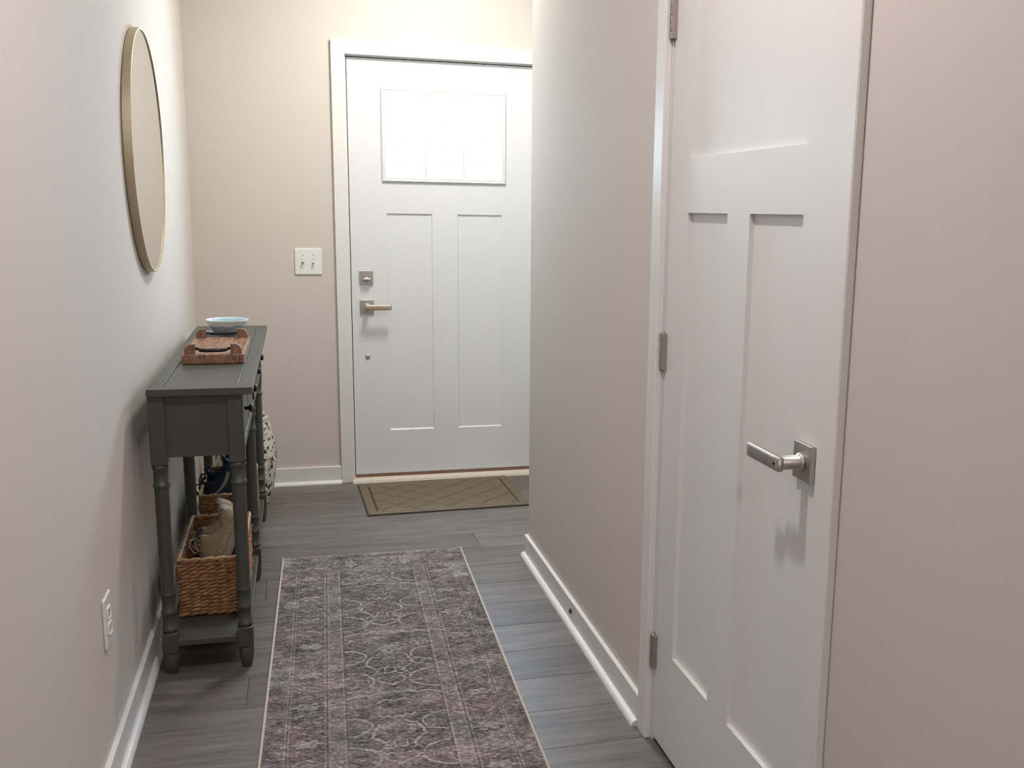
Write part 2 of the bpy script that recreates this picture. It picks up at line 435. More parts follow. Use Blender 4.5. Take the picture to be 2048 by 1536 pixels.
# ------------------------------------------------------------------ closet door (on the right wall)
CFX = XR - .017
bm = bmesh.new(); IY0, IY1 = KY0-.010, KY1+.010; OY0, OY1 = IY0-.060, IY1+.060
bx(bm, CFX, XR+.001, IY1, OY1, 0, 2.13, .002); bx(bm, CFX, XR+.001, OY0, IY0, 0, 2.13, .0025); bx(bm, CFX, XR+.001, IY0, IY1, 2.064, 2.13, .002)
t2 = struct(fin('trim_2', bm, M_trim))
bm = bmesh.new()
bx(bm, XR+.0005, XR+.115, KY1+.003, KY1+.022, 0, 2.07); bx(bm, XR+.0005, XR+.115, KY0-.022, KY0-.003, 0, 2.07); bx(bm, XR+.0005, XR+.115, KY0-.022, KY1+.022, 2.050, 2.07)
bx(bm, KX+.037, KX+.05, KY1-.008, KY1+.01, 0, 2.05); bx(bm, KX+.037, KX+.05, KY0-.01, KY0+.008, 0, 2.05)
fin('jamb', bm, M_trim, t2)
d2 = struct(empty('door_2', (KX, KY0, .014)))
ky = lambda v: v-KY0
kz = lambda v: v-.014
A0, A1, B0, B1, QZ0, QZ1, UZ0, UZ1 = 1.664, 1.889, 1.999, 2.224, .279, 1.362, 1.483, 1.930
bm = bmesh.new(); T = .035; TOP = kz(2.046); WD = KY1-KY0
bx(bm, 0, T, 0, ky(A0), 0, TOP); bx(bm, 0, T, ky(B1), WD, 0, TOP)
bx(bm, 0, T, ky(A0), ky(B1), 0, kz(QZ0)); bx(bm, 0, T, ky(A0), ky(B1), kz(QZ1), kz(UZ0)); bx(bm, 0, T, ky(A0), ky(B1), kz(UZ1), TOP)
bx(bm, 0, T, ky(A1), ky(B0), kz(QZ0), kz(QZ1))
fin('door_slab', bm, M_door, d2)
for a, b, c, d in ((A0, A1, QZ0, QZ1), (B0, B1, QZ0, QZ1), (A0, B1, UZ0, UZ1)):
    bm = bmesh.new(); bx(bm, .011, .028, ky(a)-.004, ky(b)+.004, kz(c)-.004, kz(d)+.004); fin('door_panel', bm, M_door, d2)
hd = empty('door_handle', (0, ky(1.600), kz(.932)), (0, 0, -HP)); hd.parent = d2     # local X -> -Y, local -Y -> -X
bm = bmesh.new(); bx(bm, -.033, .033, -.010, 0, -.0335, .0335, .0015, 2); fin('rose', bm, M_nickel, hd)
fin('lever', lever_mesh(-1), M_nickel, hd, True)
bm = bmesh.new(); lathe(bm, [(.0026, 0), (.0026, .0012), (.0012, .0013)], 12, Matrix.Translation((.002, -.0652, 0)) @ Matrix.Rotation(HP, 4, 'X')); fin('lock_pin', bm, M_dark, hd, True)
for zc in (1.800, 1.029, .251):
    hg = empty('hinge', (-.0065, WD+.002, kz(zc))); hg.parent = d2
    H = .089; n = 5; sg = H/n
    for i in range(n):
        bm = bmesh.new(); lathe(bm, [(.0064, -H/2+i*sg+.0006), (.0072, -H/2+i*sg+.0013), (.0072, -H/2+(i+1)*sg-.0013), (.0064, -H/2+(i+1)*sg-.0006)], 16)
        if i % 2: bx(bm, -.0062, .0055, -.0125, 0, -H/2+i*sg+.0006, -H/2+(i+1)*sg-.0006)
        fin('knuckle', bm, M_hinge, hg, False)
    bm = bmesh.new(); bx(bm, -.0055, .0068, -.0165, -.0095, -H/2, H/2, .0008); fin('hinge_leaf', bm, M_hinge, hg)
    bm = bmesh.new(); lathe(bm, [(.0045, -H/2-.003), (.0045, H/2+.003)], 12); fin('hinge_pin', bm, M_hinge, hg, True)

# ------------------------------------------------------------------ switch and outlet
sw = tag(empty('light_switch', (.0545, YF, 1.1025)), 'white double toggle light switch plate on the wall left of the front door', 'switch')
bm = bmesh.new(); bx(bm, -.0625, .0625, -.006, 0, -.0625, .0625, .0025, 2); fin('switch_plate', bm, M_plate, sw)
for x, up_ in ((-.0245, 0), (.0235, 1)):
    bm = bmesh.new(); bx(bm, x-.0055, x+.0055, -.0068, -.004, -.0125, .0125); ts = fin('toggle_slot', bm, paint('toggle_slot', lin(198, 196, 190), .5), sw)
    bm = bmesh.new(); bx(bm, -.0038, .0038, -.017, 0, -.005, .005, .0012, 2, Matrix.Translation((x, -.006, 0)) @ Matrix.Rotation(math.radians(26 if up_ else -12), 4, 'X')); fin('toggle', bm, M_plate, sw)
    for z in (-.030, .030):
        bm = bmesh.new(); lathe(bm, [(.0032, 0), (.0032, .001), (.002, .0016)], 12, Matrix.Translation((x, -.006, z)) @ Matrix.Rotation(HP, 4, 'X')); fin('screw', bm, paint('screw_paint', lin(205, 204, 198), .4), sw)
ol = tag(empty('wall_outlet', (XL, 2.518, .388)), 'white duplex power outlet low on the left wall before the console table', 'outlet')
bm = bmesh.new(); bx(bm, 0, .0065, -.042, .042, -.061, .061, .0025, 2); fin('outlet_plate', bm, M_plate, ol)
for z in (-.0195, .0195):
    bm = bmesh.new(); bx(bm, .006, .0085, -.017, .017, z-.0145, z+.0145, .004, 2); rc = fin('receptacle', bm, M_plate, ol)
    bm = bmesh.new(); bx(bm, .0080, .0090, -.0075, -.0055, z-.002, z+.008); bx(bm, .0080, .0090, .0055, .0075, z-.002, z+.008); lathe(bm, [(.0028, .0080), (.0028, .0090)], 12, Matrix.Translation((0, 0, z-.008)) @ Matrix.Rotation(HP, 4, 'Y')); fin('socket_slot', bm, M_slot, rc)
bm = bmesh.new(); lathe(bm, [(.003, .0065), (.003, .0075), (.002, .008)], 12, Matrix.Rotation(HP, 4, 'Y')); fin('screw', bm, M_plate, ol)

# ------------------------------------------------------------------ round mirror
mr = tag(empty('wall_mirror', (XL, 3.610, 1.520)), 'large round mirror with a slim brass frame hung on the left wall above the console', 'mirror')
bm = bmesh.new(); Rm = .375; RX = Matrix.Rotation(HP, 4, 'Y')
lathe(bm, [(Rm-.006, .020), (Rm-.0055, .026), (Rm-.001, .0265), (Rm, .0255), (Rm, .002), (Rm-.02, .002)], 128, RX, cap=False); fin('mirror_frame', bm, M_brass, mr, False)
for p in mr.children[0].data.polygons: p.use_smooth = False
bm = bmesh.new(); lathe(bm, [(.001, .0225), (Rm-.004, .0225), (Rm-.004, .004), (.001, .004)], 128, RX, cap=False); fin('mirror_glass', bm, M_mirror, mr)

# ------------------------------------------------------------------ console table
TX0, TX1, TY0, TY1, TZ = -.415, -.133, 3.020, 4.622, .854
ct = tag(empty('console_table', (-.288, 3.82, 0)), 'long narrow dark grey console table with turned legs against the left wall', 'console table')
def tp(x0, x1, y0, y1, z0, z1): return (x0+.288, x1+.288, y0-3.82, y1-3.82, z0, z1)
IX0, IX1, IY_0, IY_1 = -.376, -.173, 3.072, 4.575
box('tabletop_core', tp(TX0+.006, TX1-.006, TY0+.006, TY1-.006, TZ-.018, TZ-.006), M_console, ct)
g = .0008
box('border_board', tp(TX0, IX0-g, IY_0, IY_1, TZ-.020, TZ), M_console, ct, .0006)
box('border_board', tp(IX1+g, TX1, IY_0, IY_1, TZ-.020, TZ), M_console, ct, .0006)
box('border_board', tp(TX0, TX1, TY0, IY_0-.0001, TZ-.020, TZ), M_console, ct, .0006)
box('border_board', tp(TX0, TX1, IY_1+.0001, TY1, TZ-.020, TZ), M_console, ct, .0006)
box('top_panel', tp(IX0+g, IX1-g, IY_0+g, IY_1-g, TZ-.010, TZ-.0004), M_console, ct, .001)
LXB, LXF = -.393, -.183; LYS = (3.057, 3.805, 4.553)
bm = bmesh.new()
prof = [(.0135, 0), (.0150, .002), (.0190, .022), (.0215, .042), (.0218, .056), (.0195, .062), (.0185, .066), (.0205, .068)]
lathe(bm, prof, 20)
bx(bm, -.022, .022, -.022, .022, .067, .129, .0035, 2)
def ring(r, R, z0, z1): return [(r, z0-.0015), (R-.001, z0), (R, (z0+z1)/2), (R-.001, z1), (r, z1+.0015)]
prof = [(.0185, .127)] + ring(.0188, .0222, .132, .143) + ring(.0188, .0218, .186, .195) + ring(.0188, .0215, .241, .250) + ring(.0200, .0232, .566, .577) + ring(.0202, .0228, .620, .630) + [(.0202, .640)]
lathe(bm, prof, 20)
bx(bm, -.022, .022, -.022, .022, .633, .8345, .003, 2)
leg = fin('leg', bm, M_console, ct, False)
for p in leg.data.polygons: p.use_smooth = len(p.vertices) == 4 and p.area < .0009
first = True
for yy in LYS:
    for xx in (LXB, LXF):
        o = leg if first else leg.copy()
        if not first: C.objects.link(o)
        first = False; o.parent = ct; o.location = (xx+.288, yy-3.82, 0)
for y0, y1 in ((3.043, 3.058), (4.552, 4.567)): box('end_panel', tp(LXB+.02, LXF-.02, y0, y1, .655, .8345), M_console, ct)
box('end_rail', tp(LXB+.02, LXF-.02, 3.0405, 3.05, .810, .8345), M_console, ct)
for a, b in ((LYS[0]+.02, LYS[1]-.02), (LYS[1]+.02, LYS[2]-.02)):
    box('back_panel', tp(LXB-.012, LXB, a, b, .655, .8345), M_console, ct)
    box('bottom_rail', tp(LXF-.015, LXF+.020, a, b, .655, .684), M_console, ct, .003, 2)
    box('top_rail', tp(LXF-.015, LXF+.012, a, b, .822, .8345), M_console, ct)
    mid = (a+b)/2
    box('drawer_divider', tp(LXF-.015, LXF+.012, mid-.010, mid+.010, .684, .822), M_console, ct)
    for c, d in ((a+.003, mid-.013), (mid+.013, b-.003)):
        dr = box('drawer', tp(LXF-.10, LXF+.016, c, d, .687, .819), M_console, ct, .003, 2)
        bm = bmesh.new(); lathe(bm, [(.006, 0), (.005, .008), (.0055, .011), (.0125, .015), (.0130, .019), (.010, .023), (.002, .0245)], 20, Matrix.Translation((LXF+.016+.288, (c+d)/2-3.82, .752)) @ RX)
        fin('knob', bm, M_black, dr, True)
box('lower_shelf', tp(LXB-.010, LXF+.013, 3.040, 4.570, .085, .105), M_console, ct, .003, 2)

# ------------------------------------------------------------------ serving board, bowl, coasters on the console
kw, cw = wood('acacia_wood', lin(74, 44, 30), lin(166, 126, 98), 7, (13, .8, 3.5), .36, .12)
M_acacia = kw.m
sb = tag(empty('serving_board', (-.271, 3.735, TZ)), 'thick wooden serving board with raised end blocks and black bar handles on the console', 'serving board')
BL, BW, BTk = .237, .0965, .031
bm = bmesh.new(); bx(bm, -BW, BW, -BL, BL, 0, BTk, .003, 2); fin('board_slab', bm, M_acacia, sb)
for s in (-1, 1):
    for t in (-1, 1):
        w0, w1 = .054, .088; h = .032
        pl = [(t*w0, BTk-.001), (t*w0, BTk+h), (t*(w0+.012), BTk+h)] + [(t*(w0+.012+.022*math.sin(a)), BTk+h*.28+h*.72*math.cos(a)) for a in [i*HP/6 for i in range(1, 7)]] + [(t*w1, BTk-.001)]
        bm = bmesh.new(); y0 = s*(BL-.010); prism(bm, pl if t > 0 else pl[::-1], 1, min(y0, y0-s*.020), max(y0, y0-s*.020))
        fin('handle_block', bm, M_acacia, sb)
    yc = s*(BL-.020); bm = bmesh.new(); zh = BTk+.017
    tube(bm, [(-.056, yc, zh), (-.047, yc, zh), (-.043, yc+s*.010, zh-.001), (-.036, yc+s*.017, zh-.003), (-.02, yc+s*.019, zh-.004), (.02, yc+s*.019, zh-.004), (.036, yc+s*.017, zh-.003), (.043, yc+s*.010, zh-.001), (.047, yc, zh), (.056, yc, zh)], [.0045, .0045, .0055, .006, .0062, .0062, .006, .0055, .0045, .0045], 10)
    fin('bar_handle', bm, M_black, sb, True)

kb = NT('bowl_glaze'); co = kb.coord()
sx = kb.n('ShaderNodeSeparateXYZ'); kb.set(sx.inputs[0], co)
ang = kb.noise(co, 26, 3)
zz = kb.math('ADD', sx.outputs[2], kb.math('MULTIPLY_ADD', ang, .018, -.009))
outc = kb.ramp(kb.math('DIVIDE', zz, .085), [(0, lin(120, 128, 128)), (.30, lin(148, 160, 164)), (.66, lin(148, 170, 184)), (.70, lin(222, 214, 210)), (.90, lin(216, 212, 208)), (.94, lin(240, 240, 238))])
inc = kb.ramp(kb.math('DIVIDE', sx.outputs[2], .085), [(0, lin(150, 190, 208)), (.8, lin(166, 198, 212)), (.96, lin(240, 240, 238))])
rad = kb.math('SQRT', kb.math('ADD', kb.math('MULTIPLY', sx.outputs[0], sx.outputs[0]), kb.math('MULTIPLY', sx.outputs[1], sx.outputs[1])))
kb.base(outc); kb.rough(.12); kb.b.inputs['Coat Weight'].default_value = .4
ki = NT('bowl_inner_glaze'); s2 = ki.n('ShaderNodeSeparateXYZ'); ki.set(s2.inputs[0], ki.coord())
ki.base(ki.ramp(ki.math('DIVIDE', s2.outputs[2], .085), [(0, lin(140, 184, 204)), (.85, lin(164, 198, 212)), (.97, lin(240, 240, 238))])); ki.rough(.1)
bw = tag(empty('ceramic_bowl', (-.262, 4.135, TZ+.0003)), 'pale blue ceramic bowl with a white rim on the console behind the serving board', 'bowl')
bm = bmesh.new(); lathe(bm, [(.027, 0), (.029, .001), (.029, .007), (.036, .014), (.048, .025), (.0595, .037), (.0685, .050), (.0750, .063), (.0800, .073), (.0822, .0775), (.081, .079)], 48, cap=False)
fin('bowl_outer', bm, kb.m, bw, True)
bm = bmesh.new(); lathe(bm, [(.081, .079), (.0785, .0775), (.0720, .064), (.0655, .051), (.0565, .038), (.044, .026), (.030, .017), (.014, .013), (.0005, .012)], 48, cap=False); fin('bowl_inner', bm, ki.m, bw, True)
bm = bmesh.new(); lathe(bm, [(.0005, .0005), (.031, 0)], 32, cap=False); fin('bowl_foot', bm, kb.m, bw, True)
for o in bw.children: o.scale = (.955, .955, 1)
M_coast = paint('blue_coaster', lin(120, 158, 184), .25, 0, 1, .25, 60)
M_coast2 = paint('light_coaster', lin(176, 196, 206), .25, 0, 1, .15, 60)
for i, (mt, lab) in enumerate(((M_coast2, 'light blue square coaster at the bottom of the pair behind the bowl'), (M_coast, 'mid blue square coaster on top of the pair behind the bowl'))):
    bm = bmesh.new(); bx(bm, -.045, .045, -.045, .045, 0, .0048, .0012, 2)
    tag(fin('coaster', bm, mt, None, loc=(-.333, 4.315, TZ+.0002+i*.0051), rot=(0, 0, .04+.08*i)), lab, 'coaster')

# ------------------------------------------------------------------ woven baskets
def basket_material():
    k = NT('water_hyacinth'); co = k.coord()
    a = k.noise(co, 34, 3); b = k.noise(k.mapping(co, (1, 1, 6)), 160, 3)
    f = k.math('MULTIPLY_ADD', b, .45, k.math('MULTIPLY', a, .6))
    k.base(k.ramp(f, [(.32, lin(90, 58, 32)), (.55, lin(148, 106, 68)), (.76, lin(186, 146, 104))])); k.rough(.62); k.bump(b, .35, .001)
    return k.m
M_bask = basket_material()
M_rim = paint('basket_rim', lin(172, 142, 106), .6, .3, 200, .18, 60)
def tuft(bm, c, t, n, L, h, th, tilt):
    """one woven strand bulge: long axis t (tilted in the wall plane), normal n"""
    z = Vector((0, 0, 1)); a = (t*math.cos(tilt) + z*math.sin(tilt)); b = n.cross(a)
    rings = []
    prof = ((-1, .12), (-.72, .62), (-.3, .96), (.12, 1.0), (.55, .80), (.85, .45), (1, .10))
    for s, w in prof:
        rings.append([bm.verts.new(c + a*(s*L) + b*(math.cos(q)*h*w) + n*(math.sin(q)*th*w)) for q in [2*math.pi*i/6 for i in range(6)]])
    for r0, r1 in zip(rings, rings[1:]):
        for i in range(6):
            f = bm.faces.new((r0[i], r0[(i+1) % 6], r1[(i+1) % 6], r1[i])); f.smooth = True
def basket(cx, y0, y1, label):
    x0, x1 = -.386, -.183; H = .190; zb = .1055
    b = tag(empty('woven_basket', ((x0+x1)/2, (y0+y1)/2, zb)), label, 'basket', 'woven baskets on the console shelf')
    hx, hy = (x1-x0)/2-.007, (y1-y0)/2-.007
    bm = bmesh.new()
    for q in ((-hx, -hx+.002, -hy, hy), (hx-.002, hx, -hy, hy), (-hx, hx, -hy, -hy+.002), (-hx, hx, hy-.002, hy)): bx(bm, *q, .002, H-.006)
    bx(bm, -hx, hx, -hy, hy, .001, .008)
    fin('basket_body', bm, M_bask, b)
    nrow = 15; rh = (H-.010)/nrow
    sides = [(Vector((-hx, -hy, 0)), Vector((1, 0, 0)), 2*hx, Vector((0, -1, 0))), (Vector((hx, -hy, 0)), Vector((0, 1, 0)), 2*hy, Vector((1, 0, 0))),
             (Vector((hx, hy, 0)), Vector((-1, 0, 0)), 2*hx, Vector((0, 1, 0))), (Vector((-hx, hy, 0)), Vector((0, -1, 0)), 2*hy, Vector((-1, 0, 0)))]
    for r in range(nrow):
        bm = bmesh.new(); z = .006 + (r+.5)*rh; tl = .20 if r % 2 else .28
        for org, t, Ls, n in sides:
            n_t = max(3, round(Ls/.0265)); off = random.uniform(-.006, .006)
            for i in range(n_t):
                s = (i+.5)*Ls/n_t + off + random.uniform(-.002, .002)
                s = min(max(s, .008), Ls-.008)
                sc = random.uniform(.8, 1.18)
                tuft(bm, org + t*s + Vector((0, 0, z+random.uniform(-.0012, .0012))), t, n, Ls/n_t*.66*random.uniform(.9, 1.12), rh*.60*sc, .0062*sc, tl+random.uniform(-.08, .08))
        fin('woven_row', bm, M_bask, b)
    bm = bmesh.new(); pts = []
    rr = .006
    for i in range(240):
        s = i/240*(4*hx+4*hy)
        for org, t, Ls, n in sides:
            if s <= Ls: p = org + t*s; break
            s -= Ls
        ph = i*.9
        pts.append(p + Vector((0, 0, H-.004)) + n*(.0016*math.cos(ph)) + Vector((0, 0, .0016*math.sin(ph))))
    tube(bm, pts, [.0052+.0012*math.sin(i*1.9) for i in range(240)], 6, True); fin('rim', bm, M_rim, b, True)
    return b
basket(0, 3.205, 3.690, 'near woven basket on the lower shelf holding the tan lettered sneakers')
basket(0, 3.945, 4.410, 'far woven basket on the lower shelf holding the navy sneakers')

# ------------------------------------------------------------------ sneakers
def interp(t, pts):
    for (a, va), (b, vb) in zip(pts, pts[1:]):
        if t <= b:
            q = (t-a)/(b-a); q = q*q*(3-2*q) if True else q
            return va + (vb-va)*q
    return pts[-1][1]
HW = [(0, .012), (.03, .024), (.10, .031), (.30, .033), (.5, .037), (.72, .046), (.86, .043), (.95, .029), (1, .006)]
HT = [(0, .058), (.06, .068), (.14, .062), (.24, .048), (.34, .070), (.43, .098), (.55, .084), (.70, .060), (.85, .042), (.95, .032), (1, .012)]
def sneaker(name, M, label, group, mu, ms, ml, mlace, letters=None, stripe=None, mh=None):
    L = .275
    sh = tag(empty(name), label, 'shoe', group); sh.matrix_world = M
    NS, NTH = 40, 28
    bm = bmesh.new(); grid = []
    for i in range(NS+1):
        s = i/NS; w = interp(s, HW); h = interp(s, HT); x = (s-.0)*L
        row = []
        op = max(0.0, min(1.0, 1-abs(s-.22)/.19)); op = min(1, op*2.2) if s < .42 else 0.0
        for j in range(NTH+1):
            a = math.pi*j/NTH; c, sn = math.cos(a), math.sin(a)
            yv = w*math.copysign(abs(c)**.75, c) * (1-.22*sn**2); zv = .020 + h*sn**.62
            if op > 0 and abs(c) < .62:
                q = (1-abs(c)/.62)
                zv = zv - op*min(1, q*3)*min(h*.72, .066); yv = yv*(1-.10*op)
                if abs(c) > .45: yv = math.copysign(w*(.62**.75)*(.80 if abs(c) < .53 else .9), c)
            row.append(bm.verts.new((x, yv, zv)))
        grid.append(row)
    for i in range(NS):
        for j in range(NTH): bm.faces.new((grid[i][j], grid[i+1][j], grid[i+1][j+1], grid[i][j+1]))
    up_ = fin('upper', bm, mu, sh, True)
    # sole
    bm = bmesh.new(); loops = []
    for z, e in ((0, -.002), (.003, .002), (.016, .0035), (.024, .002), (.025, -.004)):
        lp = []
        for i in range(NS+1):
            s = i/NS; lp.append(bm.verts.new(((s*(L+.004) - .002) + (-.001 if s < .03 else 0), (interp(s, HW)+e), z + .010*max(0, s-.85)/.15*(1 if z < .01 else .4))))
        for i in range(NS, -1, -1):
            s = i/NS; lp.append(bm.verts.new(((s*(L+.004) - .002), -(interp(s, HW)+e), z + .010*max(0, s-.85)/.15*(1 if z < .01 else .4))))
        loops.append(lp)
    n = len(loops[0])
    for a, b in zip(loops, loops[1:]):
        for i in range(n): bm.faces.new((a[i], a[(i+1) % n], b[(i+1) % n], b[i]))
    bm.faces.new(loops[0][::-1]); bm.faces.new(loops[-1]); fin('sole', bm, ms, sh, True)
    # heel tab
    bm = bmesh.new()
    pts0 = []
    for z in (.040, .056, .072, .089):
        xx = -.002 - .003*(z-.03)/.07
        pts0.append([bm.verts.new((xx + .016*(abs(q)**2), q*.024, z)) for q in (-1, -.6, -.2, .2, .6, 1)])
    for a, b in zip(pts0, pts0[1:]):
        for i in range(5): bm.faces.new((a[i], a[i+1], b[i+1], b[i]))
    bmesh.ops.solidify(bm, geom=bm.faces[:], thickness=.004); fin('heel_tab', bm, mh or ms, sh, True)
    # tongue
    bm = bmesh.new(); g2_ = []
    for i in range(7):
        t = i/6; x = (.58-.24*t)*L; zc = .020 + interp(.58-.24*t, HT)*.97 + .034*max(0, t-.45)/.55
        g2_.append([bm.verts.new((x, q*.021, zc - .010*q*q)) for q in (-1, -.5, 0, .5, 1)])
    for a, b in zip(g2_, g2_[1:]):
        for i in range(4): bm.faces.new((a[i], a[i+1], b[i+1], b[i]))
    bmesh.ops.solidify(bm, geom=bm.faces[:], thickness=.006); fin('tongue', bm, ml, sh, True)
    # laces
    for i in range(5):
        s = .46+.055*i; h = interp(s, HT)+.021; w = .022
        bm = bmesh.new(); pts = [(s*L+(.006 if q > 0 else -.006)*abs(q)/1, q*w, h+.003-.012*q*q) for q in (-1, -.6, -.2, .2, .6, 1)]
        tube(bm, pts, .0026, 6); fin('lace', bm, mlace, sh, True)
    for sgn in (1, -1):
        bm = bmesh.new(); s0 = .46*L; h = interp(.46, HT)+.026
        pts = [(s0, 0, h), (s0+.012, sgn*-.020, h+.014), (s0+.030, sgn*-.040, h+.010), (s0+.044, sgn*-.050, h-.012), (s0+.036, sgn*-.044, h-.020), (s0+.016, sgn*-.024, h-.002), (s0, 0, h+.001)]
        tube(bm, pts, .0027, 6); fin('lace_bow', bm, mlace, sh, True)
    if letters:
        cu = bpy.data.curves.new('lettering', 'FONT'); cu.body = letters; cu.size = .0215; cu.extrude = .0009; cu.align_x = 'CENTER'; cu.space_character = 1.18; cu.offset = .0004
        tmp = bpy.data.objects.new('tmp', cu); C.objects.link(tmp); bpy.context.view_layer.update()
        me = bpy.data.meshes.new_from_object(tmp.evaluated_get(bpy.context.evaluated_depsgraph_get())); bpy.data.objects.remove(tmp)
        # text x runs toe -> heel (-x), text up = +z, wrapped on the left (+y) side of the shoe
        for v in me.vertices:
            x = .098 - v.co.x*1.02; z = .029 + v.co.y*1.0
            s = min(max(x/L, 0), 1); w = interp(s, HW); h = interp(s, HT)
            q = min(1, max(0, (z-.020)/h)); sn = q**(1/.62); c = math.sqrt(max(0, 1-sn*sn))
            yy = w*(c**.75)*(1-.22*sn*sn)
            v.co = (x, yy+.0012+v.co.z, z)
        me.materials.clear(); me.materials.append(M_letter)
        o = bpy.data.objects.new('lettering', me); C.objects.link(o); o.parent = sh
    if stripe:
        for side in (1, -1):
            bm = bmesh.new(); A = []
            for i in range(15):
                t = i/14; s = .16+.50*t; zc = .050 - .022*math.sin(math.pi*min(1, t*1.25)) + .050*max(0, t-.45)*1.6*0 + .03*(1-t)**2*0
                zc = .040 + .040*(t-.28)**2*2.2; wd = .0065*(1-t)**.6+.001
                r = []
                for z in (zc-wd, zc+wd):
                    w = interp(s, HW); h = interp(s, HT); q = min(1, max(0, (z-.020)/h)); sn = q**(1/.62); c = math.sqrt(max(0, 1-sn*sn))
                    r.append(bm.verts.new((s*L, side*(w*(c**.75)*(1-.22*sn*sn)+.0012), z)))
                A.append(r)
            for a, b in zip(A, A[1:]): bm.faces.new((a[0], b[0], b[1], a[1]))
            bmesh.ops.solidify(bm, geom=bm.faces[:], thickness=.0012); fin('side_stripe', bm, stripe, sh)
    return sh
def pose(heel, f, upv):
    f = Vector(f).normalized(); u = Vector(upv); u = (u - f*u.dot(f)).normalized(); l = u.cross(f)
    m = Matrix((f, l, u)).transposed().to_4x4(); m.translation = heel; return m
M_tan = paint('tan_knit', lin(178, 160, 134), .85, .5, 700, .10, 90)
M_soleW = paint('sole_rubber', lin(190, 180, 162), .6)
M_heelW = paint('heel_pad', lin(206, 204, 202), .7)
M_lin = paint('grey_lining', lin(128, 122, 122), .8)
M_laceW = paint('pale_lace', lin(186, 172, 156), .8)
M_letter = paint('pale_letter', lin(208, 196, 178), .6)
M_navy = paint('navy_knit', lin(24, 36, 66), .75, .4, 600, .2, 60)
M_navy2 = paint('navy_sole', lin(20, 26, 44), .5)
M_str = paint('pale_stripe', lin(190, 186, 172), .5)
sneaker('sneaker', pose((-.186, 3.455, .362), (-.36, -.20, -.90), (-.90, .02, .36)), 'tan sneaker with raised lettering tipped toe down at the front of the near basket', 'tan sneakers in the near basket', M_tan, M_soleW, M_lin, M_laceW, letters='NOBULL', mh=M_heelW)
sneaker('sneaker', pose((-.205, 3.585, .350), (-.32, -.08, -.90), (-.90, .02, .34)), 'second tan sneaker tucked behind the lettered one in the near basket', 'tan sneakers in the near basket', M_tan, M_soleW, M_lin, M_laceW, letters='NOBULL', mh=M_heelW)
sneaker('sneaker', pose((-.225, 4.15, .352), (-.42, -.22, -.86), (-.86, .05, .42)), 'navy sneaker with a pale curved stripe at the front of the far basket', 'navy sneakers in the far basket', M_navy, M_navy2, M_navy, M_navy2, stripe=M_str)
sneaker('sneaker', pose((-.222, 4.28, .368), (-.36, -.10, -.88), (-.88, .05, .38)), 'navy sneaker standing higher behind the striped one in the far basket', 'navy sneakers in the far basket', M_navy, M_navy2, M_navy, M_navy2, stripe=M_str)

# ------------------------------------------------------------------ ceramic garden stool
ks = NT('floral_ceramic'); co = ks.coord()
sp = ks.n('ShaderNodeSeparateXYZ'); ks.set(sp.inputs[0], co)
th = ks.math('ARCTAN2', sp.outputs[1], sp.outputs[0])
cv = ks.n('ShaderNodeCombineXYZ'); ks.set(cv.inputs[0], ks.math('MULTIPLY', th, .135)); ks.set(cv.inputs[1], sp.outputs[2])
w1 = ks.noise(cv.outputs[0], 60, 2)
def vor(scale, feat='F1'):
    o = ks.n('ShaderNodeTexVoronoi'); o.feature = feat; ks.set(o.inputs['Vector'], cv.outputs[0]); o.inputs['Scale'].default_value = scale; o.inputs['Randomness'].default_value = .7; return o.outputs['Distance']
blob = ks.math('LESS_THAN', ks.math('ADD', vor(24), ks.math('MULTIPLY_ADD', w1, 1.3, -.65)), .40)
small = ks.math('LESS_THAN', ks.math('ADD', vor(52), ks.math('MULTIPLY_ADD', w1, 1.0, -.50)), .24)
w2 = ks.noise(cv.outputs[0], 22, 2)
vine = ks.math('LESS_THAN', ks.math('ABSOLUTE', ks.math('SUBTRACT', w2, .5)), .009)
pt = ks.math('MAXIMUM', ks.math('MAXIMUM', blob, small), vine)
inb = ks.math('MULTIPLY', ks.math('GREATER_THAN', sp.outputs[2], .035), ks.math('LESS_THAN', sp.outputs[2], .385))
top = ks.math('MULTIPLY', ks.math('GREATER_THAN', sp.outputs[2], .412), 1.0)
pt = ks.math('MULTIPLY', pt, ks.math('MAXIMUM', inb, top))
def band(z, w): return ks.math('LESS_THAN', ks.math('ABSOLUTE', ks.math('SUBTRACT', sp.outputs[2], z)), w)
for z, w in ((.393, .0016), (.402, .0012), (.027, .0016), (.020, .0012)): pt = ks.math('MAXIMUM', pt, band(z, w))
ks.base(ks.mix(pt, lin(206, 202, 190), lin(50, 44, 40))); ks.rough(.18)
stl = tag(empty('garden_stool', (-.256, 4.885, 0)), 'white barrel garden stool with black floral print between the console and front wall', 'stool')
bm = bmesh.new(); lathe(bm, [(.098, 0), (.104, .004), (.106, .012), (.110, .030), (.122, .085), (.134, .150), (.139, .215), (.134, .280), (.122, .345), (.110, .392), (.106, .408), (.100, .418)], 56, cap=False); fin('stool_body', bm, ks.m, stl, True)
bm = bmesh.new(); lathe(bm, [(.100, .418), (.085, .426), (.055, .433), (.030, .436), (.002, .437)], 56, cap=False); fin('stool_seat', bm, ks.m, stl, True)

